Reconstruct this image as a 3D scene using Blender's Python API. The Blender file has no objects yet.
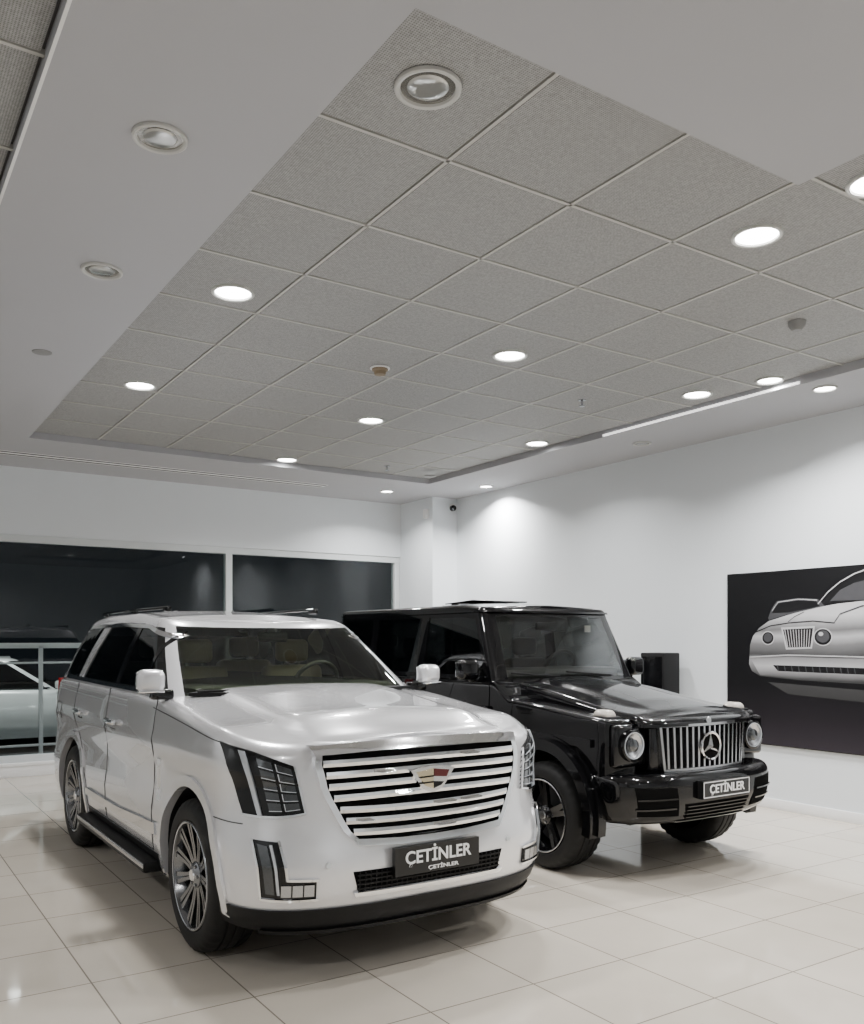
import bpy, bmesh, math
import numpy as np
from mathutils import Vector, Matrix
pi = math.pi
H = 1.68
C1, S1 = 0.835, 0.550
FPX = 888.0
HOR = 640.0

def unproj(px, py, z):
    Z = (z-H)*FPX/(HOR-py)
    X = (px-432)/FPX*Z
    return (X*C1+Z*S1, -X*S1+Z*C1)

def wallp(px, py, xw):
    r = (px-432)/FPX
    y = xw*(C1-S1*r)/(S1+C1*r)
    Z = S1*xw+C1*y
    return (y, H+(HOR-py)/FPX*Z)

# ---------------------------------------------------------------- materials
def mat(name, col, rough=0.5, metal=0.0, coat=0.0, coat_rough=0.03, noise=0.0, nscale=8.0, bump=0.0, emis=None, estr=0.0, spec=0.5, cior=1.5):
    m = bpy.data.materials.new(name); m.use_nodes = True
    nt = m.node_tree; b = nt.nodes['Principled BSDF']
    b.inputs['Base Color'].default_value = (*col, 1)
    b.inputs['Roughness'].default_value = rough
    b.inputs['Metallic'].default_value = metal
    b.inputs['Coat Weight'].default_value = coat
    b.inputs['Coat Roughness'].default_value = coat_rough
    b.inputs['Coat IOR'].default_value = cior
    b.inputs['Specular IOR Level'].default_value = spec
    if emis:
        b.inputs['Emission Color'].default_value = (*emis, 1)
        b.inputs['Emission Strength'].default_value = estr
    if noise > 0 or bump > 0:
        tc = nt.nodes.new('ShaderNodeTexCoord')
        n = nt.nodes.new('ShaderNodeTexNoise'); n.inputs['Scale'].default_value = nscale
        n.inputs['Detail'].default_value = 4
        nt.links.new(tc.outputs['Object'], n.inputs['Vector'])
        if noise > 0:
            r = nt.nodes.new('ShaderNodeValToRGB')
            r.color_ramp.elements[0].color = (*[c*(1-noise) for c in col], 1)
            r.color_ramp.elements[1].color = (*[min(1, c*(1+noise)) for c in col], 1)
            nt.links.new(n.outputs['Fac'], r.inputs['Fac'])
            nt.links.new(r.outputs['Color'], b.inputs['Base Color'])
        if bump > 0:
            bp = nt.nodes.new('ShaderNodeBump'); bp.inputs['Strength'].default_value = bump
            bp.inputs['Distance'].default_value = 0.01
            nt.links.new(n.outputs['Fac'], bp.inputs['Height'])
            nt.links.new(bp.outputs['Normal'], b.inputs['Normal'])
    return m

def glass(name, tint, f0=0.06, rough=0.0):
    m = bpy.data.materials.new(name); m.use_nodes = True
    nt = m.node_tree; nt.nodes.remove(nt.nodes['Principled BSDF'])
    out = nt.nodes['Material Output']
    tr = nt.nodes.new('ShaderNodeBsdfTransparent'); tr.inputs[0].default_value = (*tint, 1)
    gl = nt.nodes.new('ShaderNodeBsdfGlossy'); gl.inputs['Roughness'].default_value = rough
    gl.inputs[0].default_value = (0.9, 0.93, 0.95, 1)
    lw = nt.nodes.new('ShaderNodeLayerWeight'); lw.inputs['Blend'].default_value = 0.25
    mp = nt.nodes.new('ShaderNodeMapRange'); mp.inputs['To Min'].default_value = f0; mp.inputs['To Max'].default_value = 0.6
    mx = nt.nodes.new('ShaderNodeMixShader')
    nt.links.new(lw.outputs['Fresnel'], mp.inputs['Value'])
    nt.links.new(mp.outputs['Result'], mx.inputs[0])
    nt.links.new(tr.outputs[0], mx.inputs[1]); nt.links.new(gl.outputs[0], mx.inputs[2])
    nt.links.new(mx.outputs[0], out.inputs['Surface'])
    return m

M = {}
M['wall'] = mat('wall_paint', (0.72, 0.755, 0.785), 0.55, noise=0.015, nscale=3, bump=0.02)
M['ceil'] = mat('ceiling_paint', (0.39, 0.392, 0.412), 0.7, noise=0.015, nscale=2)
M['grid'] = mat('ceiling_grid_metal', (0.46, 0.455, 0.43), 0.5, noise=0.02)
M['gap'] = mat('ceiling_plenum', (0.08, 0.08, 0.08), 0.8, noise=0.1)
M['white'] = mat('white_trim', (0.82, 0.82, 0.82), 0.35, noise=0.01)
M['frame'] = mat('window_frame_paint', (0.62, 0.65, 0.66), 0.35, noise=0.01)
M['paintw'] = mat('pearl_white_paint', (0.80, 0.80, 0.82), 0.26, 0.5, coat=1.0, coat_rough=0.008, noise=0.01, nscale=300, cior=1.75)
M['paintb'] = mat('black_paint', (0.0015, 0.0015, 0.002), 0.3, 0.0, coat=0.85, coat_rough=0.004, noise=0.1, nscale=300, spec=0.05)
M['paints'] = mat('silver_paint', (0.60, 0.65, 0.64), 0.35, 0.2, coat=1.0, noise=0.02, nscale=200)
M['chrome'] = mat('chrome', (0.92, 0.93, 0.95), 0.07, 1.0, noise=0.01)
M['dchrome'] = mat('satin_chrome', (0.50, 0.51, 0.53), 0.25, 1.0, noise=0.02)
M['blk'] = mat('black_plastic', (0.007, 0.007, 0.0075), 0.5, noise=0.2, nscale=60, spec=0.25)
M['gblk'] = mat('gloss_black', (0.003, 0.003, 0.0035), 0.12, coat=0.5, noise=0.1, spec=0.2)
M['seam'] = mat('panel_gap', (0.004, 0.004, 0.004), 0.9, noise=0.1, spec=0.05)
M['seamw'] = mat('panel_gap_grey', (0.05, 0.05, 0.05), 0.9, noise=0.1, spec=0.05)
M['rubber'] = mat('tyre_rubber', (0.009, 0.009, 0.009), 0.6, noise=0.2, nscale=90, bump=0.1, spec=0.3)
M['rimg'] = mat('rim_graphite', (0.25, 0.255, 0.265), 0.22, 1.0, noise=0.03)
M['rimb'] = mat('rim_black', (0.006, 0.006, 0.007), 0.15, 0.3, coat=.7, noise=0.05)
M['disc'] = mat('brake_steel', (0.12, 0.12, 0.125), 0.4, 1.0, noise=0.05)
M['lens'] = mat('lamp_lens', (0.55, 0.58, 0.62), 0.08, 0.3, coat=1, noise=0.05, nscale=120)
M['led'] = mat('led_reflector', (0.07, 0.075, 0.08), 0.12, 0.6, coat=.8, noise=0.3, nscale=60)
M['amber'] = mat('signal_lens', (0.50, 0.46, 0.41), 0.15, coat=1, noise=0.05)
M['redl'] = mat('red_lens', (0.35, 0.01, 0.01), 0.15, coat=1, noise=0.05)
M['beige'] = mat('beige_leather', (0.50, 0.43, 0.31), 0.5, noise=0.06, nscale=30)
M['dleather'] = mat('dark_leather', (0.05, 0.048, 0.045), 0.5, noise=0.1, nscale=30)
M['wshield'] = glass('windshield_glass', (0.55, 0.61, 0.50), 0.09)
M['wshield2'] = glass('grey_windshield_glass', (0.52, 0.55, 0.53), 0.07)
M['tint'] = glass('tinted_glass', (0.06, 0.065, 0.065), 0.07)
M['winglass'] = glass('window_glass', (0.80, 0.85, 0.85), 0.03)
M['plate'] = mat('plate_black', (0.006, 0.006, 0.006), 0.3, noise=0.1)
M['ptext'] = mat('plate_lettering', (0.9, 0.9, 0.9), 0.4, noise=0.01)
M['gold'] = mat('emblem_gold', (0.68, 0.60, 0.42), 0.25, 1.0, noise=0.05)
M['emred'] = mat('emblem_red', (0.16, 0.05, 0.05), 0.2, 0.8, noise=0.05)
M['asph'] = mat('asphalt', (0.035, 0.037, 0.04), 0.85, noise=0.3, nscale=40, bump=0.3)
M['glow'] = mat('lamp_glow', (1, 1, 1), 0.5, emis=(1, 0.99, 0.97), estr=30, noise=0.001)
M['strip'] = mat('lip_strip_glow', (1, 1, 1), 0.5, emis=(1, 0.98, 0.95), estr=1.6, noise=0.001)  # emission for the added strip on the recess lip
M['unlit'] = mat('unlit_reflector', (0.36, 0.35, 0.32), 0.22, 0.8, noise=0.05, nscale=40)
M['unlit2'] = mat('unlit_bulb_glass', (0.45, 0.46, 0.45), 0.1, 0.5, coat=1, noise=0.05, nscale=40)
M['ring'] = mat('downlight_ring', (0.50, 0.50, 0.48), 0.35, noise=0.02)
M['brown'] = mat('detector_plastic', (0.20, 0.15, 0.09), 0.5, noise=0.1)

def tile_mat():
    m = bpy.data.materials.new('perforated_tile'); m.use_nodes = True
    nt = m.node_tree; b = nt.nodes['Principled BSDF']
    b.inputs['Roughness'].default_value = 0.6
    tc = nt.nodes.new('ShaderNodeTexCoord')
    v = nt.nodes.new('ShaderNodeTexVoronoi'); v.voronoi_dimensions = '2D'
    v.inputs['Scale'].default_value = 92; v.inputs['Randomness'].default_value = 0.0
    r = nt.nodes.new('ShaderNodeValToRGB')
    r.color_ramp.elements[0].position = 0.18; r.color_ramp.elements[0].color = (0.13, 0.13, 0.127, 1)
    r.color_ramp.elements[1].position = 0.36; r.color_ramp.elements[1].color = (0.315, 0.315, 0.31, 1)
    nt.links.new(tc.outputs['Object'], v.inputs['Vector'])
    nt.links.new(v.outputs['Distance'], r.inputs['Fac'])
    n = nt.nodes.new('ShaderNodeTexNoise'); n.inputs['Scale'].default_value = 70; n.inputs['Detail'].default_value = 2
    nt.links.new(tc.outputs['Object'], n.inputs['Vector'])
    mx = nt.nodes.new('ShaderNodeMixRGB'); mx.blend_type = 'OVERLAY'; mx.inputs[0].default_value = 0.4
    nt.links.new(r.outputs['Color'], mx.inputs[1]); nt.links.new(n.outputs['Fac'], mx.inputs[2])
    nt.links.new(mx.outputs[0], b.inputs['Base Color'])
    return m
M['tile'] = tile_mat()

def floor_mat():
    m = bpy.data.materials.new('polished_floor_tiles'); m.use_nodes = True
    nt = m.node_tree; b = nt.nodes['Principled BSDF']
    tc = nt.nodes.new('ShaderNodeTexCoord')
    mp = nt.nodes.new('ShaderNodeMapping'); mp.inputs['Location'].default_value = (0.2, 0.25, 0)
    br = nt.nodes.new('ShaderNodeTexBrick'); br.offset = 0.0; br.squash = 1.0
    br.inputs['Scale'].default_value = 1.0
    br.inputs['Brick Width'].default_value = 0.6; br.inputs['Row Height'].default_value = 0.6
    br.inputs['Mortar Size'].default_value = 0.004; br.inputs['Mortar Smooth'].default_value = 0.1
    br.inputs['Color1'].default_value = (0.60, 0.545, 0.465, 1)
    br.inputs['Color2'].default_value = (0.65, 0.59, 0.505, 1)
    br.inputs['Mortar'].default_value = (0.24, 0.215, 0.18, 1)
    nt.links.new(tc.outputs['Object'], mp.inputs['Vector']); nt.links.new(mp.outputs['Vector'], br.inputs['Vector'])
    n = nt.nodes.new('ShaderNodeTexNoise'); n.inputs['Scale'].default_value = 2.5; n.inputs['Detail'].default_value = 6
    nt.links.new(tc.outputs['Object'], n.inputs['Vector'])
    mx = nt.nodes.new('ShaderNodeMixRGB'); mx.blend_type = 'MULTIPLY'; mx.inputs[0].default_value = 0.14
    nt.links.new(br.outputs['Color'], mx.inputs[1]); nt.links.new(n.outputs['Fac'], mx.inputs[2])
    nt.links.new(mx.outputs[0], b.inputs['Base Color'])
    mr = nt.nodes.new('ShaderNodeMapRange'); mr.inputs['To Min'].default_value = 0.03; mr.inputs['To Max'].default_value = 0.10
    nt.links.new(n.outputs['Fac'], mr.inputs['Value']); nt.links.new(mr.outputs['Result'], b.inputs['Roughness'])
    b.inputs['IOR'].default_value = 1.75
    return m
M['floor'] = floor_mat()

# ---------------------------------------------------------------- mesh helpers
def mkobj(name, verts, faces, mats, midx=None, parent=None, angle=35, loc=None, fix=False):
    me = bpy.data.meshes.new(name)
    me.from_pydata([tuple(v) for v in verts], [], faces)
    for mm in mats: me.materials.append(mm)
    if midx is not None:
        me.polygons.foreach_set('material_index', midx)
    if fix:
        bm = bmesh.new(); bm.from_mesh(me)
        bmesh.ops.remove_doubles(bm, verts=bm.verts, dist=2e-5)
        bmesh.ops.recalc_face_normals(bm, faces=bm.faces)
        bm.to_mesh(me); bm.free()
    finish(me, angle)
    ob = bpy.data.objects.new(name, me)
    bpy.context.scene.collection.objects.link(ob)
    if parent: ob.parent = parent
    if loc: ob.location = loc
    return ob

def finish(me, angle=35):
    me.polygons.foreach_set('use_smooth', [True]*len(me.polygons))
    try: me.set_sharp_from_angle(angle=math.radians(angle))
    except Exception: pass
    me.update()

def rbox(c, s, bev=0.0, rot=None, seg=2, taper=None):
    bm = bmesh.new()
    bmesh.ops.create_cube(bm, size=1.0)
    for v in bm.verts:
        if taper and v.co.z > 0:
            v.co.x *= taper[0]; v.co.y *= taper[1]
        v.co.x *= s[0]; v.co.y *= s[1]; v.co.z *= s[2]
    if bev > 0:
        bmesh.ops.bevel(bm, geom=list(bm.edges), offset=bev, segments=seg, affect='EDGES', profile=0.5, clamp_overlap=True)
    if rot:
        bmesh.ops.rotate(bm, verts=bm.verts, cent=(0, 0, 0), matrix=rot)
    bmesh.ops.translate(bm, verts=bm.verts, vec=c)
    bm.verts.index_update()
    V = [v.co.copy() for v in bm.verts]; F = [[v.index for v in f.verts] for f in bm.faces]
    bm.free()
    return V, F

def revolve(prof, seg=48, axis='x', cen=(0, 0, 0), sx=1, mod=None):
    V = []; F = []
    n = len(prof)
    for i in range(seg):
        a = 2*pi*i/seg
        for j, p in enumerate(prof):
            x, r = p[0], p[1]
            if len(p) > 2 and mod and i % mod == 0: r -= p[2]
            if axis == 'x': V.append((cen[0]+x*sx, cen[1]+r*math.cos(a), cen[2]+r*math.sin(a)))
            elif axis == 'z': V.append((cen[0]+r*math.cos(a), cen[1]+r*math.sin(a), cen[2]+x))
            else: V.append((cen[0]+r*math.cos(a), cen[1]+x*sx, cen[2]+r*math.sin(a)))
    for i in range(seg):
        i2 = (i+1) % seg
        for j in range(n-1):
            F.append([i*n+j, i*n+j+1, i2*n+j+1, i2*n+j])
    return V, F

class Builder:
    def __init__(s, parent): s.p = parent; s.d = {}
    def add(s, name, m, VF):
        k = (name, m)
        if k not in s.d: s.d[k] = ([], [])
        V, F = s.d[k]; o = len(V)
        V.extend(VF[0]); F.extend([[a+o for a in f] for f in VF[1]])
    def box(s, name, m, c, sz, bev=0.0, rot=None, seg=2, taper=None): s.add(name, m, rbox(c, sz, bev, rot, seg, taper))
    def commit(s, angle=35):
        for (n, m), (V, F) in s.d.items():
            mkobj(n, V, F, [M[m]], parent=s.p, angle=angle, fix=True)

def empty(name, loc, rz=0):
    e = bpy.data.objects.new(name, None); e.location = loc; e.rotation_euler = (0, 0, rz)
    e.empty_display_size = 0.3
    bpy.context.scene.collection.objects.link(e); return e

def T(tab):
    xs = [a for a, b in tab]; ys = [b for a, b in tab]
    return lambda z: float(np.interp(z, xs, ys))
def TS(tab):
    xs = np.array([a for a, b in tab]); ys = np.array([b for a, b in tab])
    def f(z):
        z = min(max(z, xs[0]), xs[-1]); i = int(min(np.searchsorted(xs, z, side='right')-1, len(xs)-2))
        u = (z-xs[i])/(xs[i+1]-xs[i]); u = u*u*(3-2*u)*0.5+u*0.5
        return float(ys[i]+(ys[i+1]-ys[i])*u)
    return f

def quarter(w, D, n, N):
    a = np.linspace(0, pi/2, 700)
    x = w*np.clip(np.sin(a), 0, 1)**(2/n); y = D*(1-np.clip(np.cos(a), 0, 1)**(2/n))
    s = np.concatenate([[0], np.cumsum(np.hypot(np.diff(x), np.diff(y)))])
    q = np.linspace(0, s[-1], N+1)
    return np.stack([np.interp(q, s, x), np.interp(q, s, y)], 1)

class Shell:
    def __init__(s, w, yf, Df, nf, yr, Dr, nr, z0, z1, NF=28, NS=60, NR=16):
        s.Z = np.linspace(z0, z1, 48); s.NF, s.NS, s.NR = NF, NS, NR
        P = []
        for z in s.Z:
            f = quarter(w(z), Df, nf, NF); f[:, 1] += yf(z)
            r = quarter(w(z), Dr, nr, NR)[::-1].copy(); r[:, 1] = yr(z)-r[:, 1]
            ys = np.linspace(f[-1, 1], r[0, 1], NS+1)[1:-1]
            sd = np.stack([np.full(len(ys), w(z)), ys], 1)
            P.append(np.concatenate([f, sd, r]))
        s.P = np.array(P); s.N = s.P.shape[1]; s.cache = {}
    def out(s, z):
        k = round(z, 3)
        if k in s.cache: return s.cache[k]
        u = np.clip((z-s.Z[0])/(s.Z[-1]-s.Z[0])*(len(s.Z)-1), 0, len(s.Z)-1.0001)
        i = int(u); u -= i
        o = s.P[i]*(1-u)+s.P[i+1]*u
        t = np.gradient(o, axis=0); t[0] = (1, 0); t[-1] = (-1, 0)
        t /= np.maximum(np.linalg.norm(t, axis=1), 1e-9)[:, None]
        n = np.stack([t[:, 1], -t[:, 0]], 1)
        a = np.concatenate([[0], np.cumsum(np.linalg.norm(np.diff(o, axis=0), axis=1))])
        s.cache[k] = (o, n, a); return s.cache[k]
    def fs(s, m=1):
        def f(a, z, off):
            o, n, ar = s.out(z)
            sg = m*(1 if a >= 0 else -1); a = abs(a)
            x = np.interp(a, ar, o[:, 0])+off*np.interp(a, ar, n[:, 0])
            y = np.interp(a, ar, o[:, 1])+off*np.interp(a, ar, n[:, 1])
            return (sg*x, y, z)
        return f
    def fy(s, m=1):
        def f(y, z, off):
            o, n, ar = s.out(z)
            return (m*(np.interp(y, o[:, 1], o[:, 0])+off), y, z)
        return f
    def fx(s):
        def f(x, z, off):
            o, n, ar = s.out(z)
            k = s.NF+1
            return (x, np.interp(abs(x), o[:k, 0], o[:k, 1])-off, z)
        return f
    def build(s, zb, zsh, zref, r, rows, crown, matfn, M_=24, bottom=True):
        V = []; F = []; MI = []
        ref = s.out(zref)[0]
        K = len(rows); N = s.N
        idx = {}
        for sgn in (1, -1):
            for i in range(N):
                zs = zsh(ref[i, 1])
                for k, t in enumerate(rows):
                    z = zb+(zs-zb)*t
                    o, n, a = s.out(z); p = o[i].copy(); d = zs-z
                    if d < r:
                        p = p - n[i]*r*(1-math.sqrt(max(0, 1-((r-d)/r)**2)))
                    if i == 0 or i == N-1: p[0] = 0
                    idx[(sgn, i, k)] = len(V); V.append((sgn*p[0], p[1], z))
        for sgn in (1, -1):
            for i in range(N-1):
                for k in range(K-1):
                    F.append([idx[(sgn, i, k)], idx[(sgn, i+1, k)], idx[(sgn, i+1, k+1)], idx[(sgn, i, k+1)]])
                    MI.append(matfn('side', i, rows[k], ref[i, 1]))
        top = []
        for i in range(N):
            vR = V[idx[(1, i, K-1)]]; row = []
            for j in range(M_+1):
                c = 1-2*j/M_
                if j == 0: row.append(idx[(1, i, K-1)])
                elif j == M_: row.append(idx[(-1, i, K-1)])
                else:
                    row.append(len(V)); V.append((vR[0]*c, vR[1], vR[2]+crown(vR[0]*c, vR[1])*(1-c*c)))
            top.append(row)
        for i in range(N-1):
            for j in range(M_):
                F.append([top[i][j], top[i+1][j], top[i+1][j+1], top[i][j+1]])
                MI.append(matfn('top', i, 1-2*(j+.5)/M_, V[idx[(1, i, K-1)]][1]))
        if bottom:
            for i in range(N-1):
                F.append([idx[(1, i, 0)], idx[(-1, i, 0)], idx[(-1, i+1, 0)], idx[(1, i+1, 0)]]); MI.append(matfn('bot', i, 0, 0))
        return V, F, MI

def lerpl(P, u):
    P = np.array(P, float); n = len(P)-1; q = u*n; i = max(0, min(int(q), n-1)); q -= i
    return P[i]*(1-q)+P[i+1]*q

def patch(f, top, bot, off=0.004, depth=0.01, nu=10, nv=6):
    V = []; F = []
    for L in (0, 1):
        for i in range(nu+1):
            a = lerpl(top, i/nu); b = lerpl(bot, i/nu)
            for j in range(nv+1):
                p = a*(1-j/nv)+b*j/nv
                V.append(f(p[0], p[1], off-(depth if L else 0)))
    n1 = (nu+1)*(nv+1)
    I = lambda i, j, L=0: L*n1+i*(nv+1)+j
    for i in range(nu):
        for j in range(nv):
            F.append([I(i, j), I(i+1, j), I(i+1, j+1), I(i, j+1)])
            F.append([I(i, j, 1), I(i, j+1, 1), I(i+1, j+1, 1), I(i+1, j, 1)])
    for i in range(nu):
        F.append([I(i, 0), I(i, 0, 1), I(i+1, 0, 1), I(i+1, 0)])
        F.append([I(i, nv), I(i+1, nv), I(i+1, nv, 1), I(i, nv, 1)])
    for j in range(nv):
        F.append([I(0, j), I(0, j+1), I(0, j+1, 1), I(0, j, 1)])
        F.append([I(nu, j), I(nu, j, 1), I(nu, j+1, 1), I(nu, j+1)])
    return V, F

def rect(f, a0, a1, b0, b1, **k):
    return patch(f, [(a0, b1), (a1, b1)], [(a0, b0), (a1, b0)], **k)

def sub(top, bot, u0, u1, v0, v1, n=4):
    t = []; b = []
    for i in range(n+1):
        u = u0+(u1-u0)*i/n; a = lerpl(top, u); c = lerpl(bot, u)
        t.append(tuple(a*(1-v0)+c*v0)); b.append(tuple(a*(1-v1)+c*v1))
    return t, b

def line(f, pts, w=0.006, off=0.003, depth=0.006, n=16):
    P = [lerpl(pts, i/n) for i in range(n+1)]
    t = []; b = []
    for i, p in enumerate(P):
        d = P[min(i+1, n)]-P[max(i-1, 0)]; d = d/(np.linalg.norm(d)+1e-9)
        nn = np.array([-d[1], d[0]])*w/2
        t.append(p+nn); b.append(p-nn)
    return patch(f, t, b, off=off, depth=depth, nu=n, nv=1)

def arch(f, cy, cz, ri, ro, a0, a1, off, depth, n=36):
    t = []; b = []
    for i in range(n+1):
        a = math.radians(a0+(a1-a0)*i/n)
        t.append((cy+ro*math.cos(a), cz+ro*math.sin(a))); b.append((cy+ri*math.cos(a), cz+ri*math.sin(a)))
    return patch(f, t, b, off=off, depth=depth, nu=n, nv=3)

def cut_wells(ob, cyls, m):
    bm = bmesh.new()
    for (x0, x1, y, z, r) in cyls:
        mt = Matrix.Translation(((x0+x1)/2, y, z)) @ Matrix.Rotation(pi/2, 4, 'Y')
        bmesh.ops.create_cone(bm, cap_ends=True, segments=56, radius1=r, radius2=r, depth=abs(x1-x0), matrix=mt)
    me = bpy.data.meshes.new('cut'); bm.to_mesh(me); bm.free(); me.materials.append(m)
    c = bpy.data.objects.new('cut', me); bpy.context.scene.collection.objects.link(c)
    md = ob.modifiers.new('b', 'BOOLEAN'); md.operation = 'DIFFERENCE'; md.solver = 'EXACT'; md.object = c
    try: md.material_mode = 'TRANSFER'
    except Exception: pass
    bpy.context.view_layer.update()
    dg = bpy.context.evaluated_depsgraph_get()
    nm = bpy.data.meshes.new_from_object(ob.evaluated_get(dg))
    ob.modifiers.clear()
    if len(nm.polygons) > 50:
        ob.data = nm
        finish(nm, 30)
    bpy.data.objects.remove(c)

def wheel(B, x, y, R, W, rr, sd, style):
    cz = R
    h = W/2
    prof = [(-h+.02, rr), (-h, rr+.02), (-h-.006, (rr+R)/2), (-h+.004, R-.035), (-h+.02, R-.012, .01), (-h+.045, R-.002, .008),
            (-h*.45, R), (-h*.42, R-.01), (-h*.36, R-.01), (-h*.33, R), (h*-.05, R), (0, R-.01), (h*.05, R), (h*.33, R), (h*.36, R-.01), (h*.42, R-.01), (h*.45, R),
            (h-.045, R-.002, .008), (h-.02, R-.012, .01), (h-.004, R-.035), (h+.006, (rr+R)/2), (h, rr+.02), (h-.02, rr)]
    c = (x, y, cz)
    B.add('tyres', 'rubber', revolve(prof, 108, 'x', c, sd, mod=3))
    rm = 'rimg' if style == 'multi' else 'rimb'
    B.add('rims', rm, revolve([(h-.012, rr+.012), (h-.002, rr+.006), (h-.004, rr-.008), (h-.03, rr-.018), (h-.09, rr-.035), (-h+.03, rr-.04)], 60, 'x', c, sd))
    B.add('rim_lips', 'dchrome', revolve([(h-.001, rr+.004), (h+.001, rr+.0), (h-.002, rr-.006)], 60, 'x', c, sd))
    B.add('brakes', 'disc', revolve([(h-.12, 0.05), (h-.115, rr*.72), (h-.14, rr*.72)], 48, 'x', c, sd))
    B.add('wheel_backs', 'blk', revolve([(h-.16, 0.0), (h-.16, rr-.03)], 40, 'x', c, sd))
    ns = 11 if style == 'multi' else 5
    for k in range(ns):
        a0 = 2*pi*k/ns+0.3
        pairs = (-.09, .09) if style == 'multi' else (-.2, .2)
        for da in pairs:
            a1 = a0+da*(1.0); a2 = a0+da*(0.9 if style == 'multi' else 0.55)
            w1, w2 = (0.010, 0.013) if style == 'multi' else (0.022, 0.016)
            V = []
            pts = [(0.05, a1 if style != 'multi' else a0+da*2.2, h-.045, w1), (rr*.55, a2, h-.035, w1), (rr-.01, a2, h-.014, w2)]
            for (r, a, xx, w) in pts:
                for (dw, dx) in ((-w, -.03), (-w, 0), (w, 0), (w, -.03)):
                    yy = r*math.cos(a)-dw*math.sin(a); zz = r*math.sin(a)+dw*math.cos(a)
                    V.append((x+sd*(xx+dx), y+yy, cz+zz))
            F = []
            for q in range(2):
                for e in range(4):
                    F.append([q*4+e, q*4+(e+1) % 4, q*4+4+(e+1) % 4, q*4+4+e])
            F += [[0, 1, 2, 3], [8, 11, 10, 9]]
            B.add('spokes', rm, (V, F))
    B.add('hubs', rm, revolve([(h-.09, .075), (h-.04, .07), (h-.025, .05), (h-.02, .03)], 24, 'x', c, sd))
    B.add('hub_caps', 'chrome' if style == 'multi' else 'dchrome', revolve([(h-.021, .034), (h-.014, .03), (h-.012, 0)], 20, 'x', c, sd))
    for k in range(6):
        a = 2*pi*k/6
        B.add('lug_nuts', 'dchrome', revolve([(h-.04, .009), (h-.022, .008), (h-.02, 0)], 8, 'x', (x, y+.056*math.cos(a), cz+.056*math.sin(a)), sd))

def text(body, size, loc, parent, name, m, rot=(pi/2, 0, 0), sx=1.0):
    cu = bpy.data.curves.new(name, 'FONT'); cu.body = body; cu.size = size; cu.align_x = 'CENTER'; cu.align_y = 'CENTER'
    cu.extrude = 0.0015; cu.offset = size*0.018
    o = bpy.data.objects.new(name, cu); bpy.context.scene.collection.objects.link(o)
    bpy.context.view_layer.update()
    dg = bpy.context.evaluated_depsgraph_get()
    me = bpy.data.meshes.new_from_object(o.evaluated_get(dg)); bpy.data.objects.remove(o)
    me.materials.clear(); me.materials.append(M[m])
    o = bpy.data.objects.new(name, me); bpy.context.scene.collection.objects.link(o)
    o.parent = parent; o.location = loc; o.rotation_euler = rot; o.scale = (sx, 1, 1)
    return o

def seat(B, x, y, z, m, w=0.5):
    B.box('seats', m, (x, y, z+.10), (w, .14, .42), .05, Matrix.Rotation(-.2, 3, 'X'), 3)
    B.box('headrests', m, (x, y+.03, z+.42), (.27, .10, .17), .04, None, 3)
    B.box('headrest_posts', 'dchrome', (x-.06, y+.03, z+.33), (.012, .012, .1)); B.box('headrest_posts', 'dchrome', (x+.06, y+.03, z+.33), (.012, .012, .1))

def steering(B, x, y, z, m='dleather'):
    V = []; F = []; n1, n2 = 32, 8
    rm = Matrix.Rotation(-1.1, 3, 'X')
    for i in range(n1):
        a = 2*pi*i/n1
        for j in range(n2):
            b = 2*pi*j/n2; rr = .18+.016*math.cos(b)
            p = rm @ Vector((rr*math.cos(a), rr*math.sin(a), .016*math.sin(b)))
            V.append((x+p.x, y+p.y, z+p.z))
    for i in range(n1):
        for j in range(n2):
            F.append([i*n2+j, ((i+1) % n1)*n2+j, ((i+1) % n1)*n2+(j+1) % n2, i*n2+(j+1) % n2])
    B.add('steering_wheel', m, (V, F))
    B.box('steering_wheel', m, (x, y, z), (.34, .03, .06), .01, rm)

ROWS = [0, .04, .1, .18, .27, .36, .45, .54, .62, .70, .77, .83, .88, .915, .94, .955, .97, .98, .99, .996, 1.0]

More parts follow.
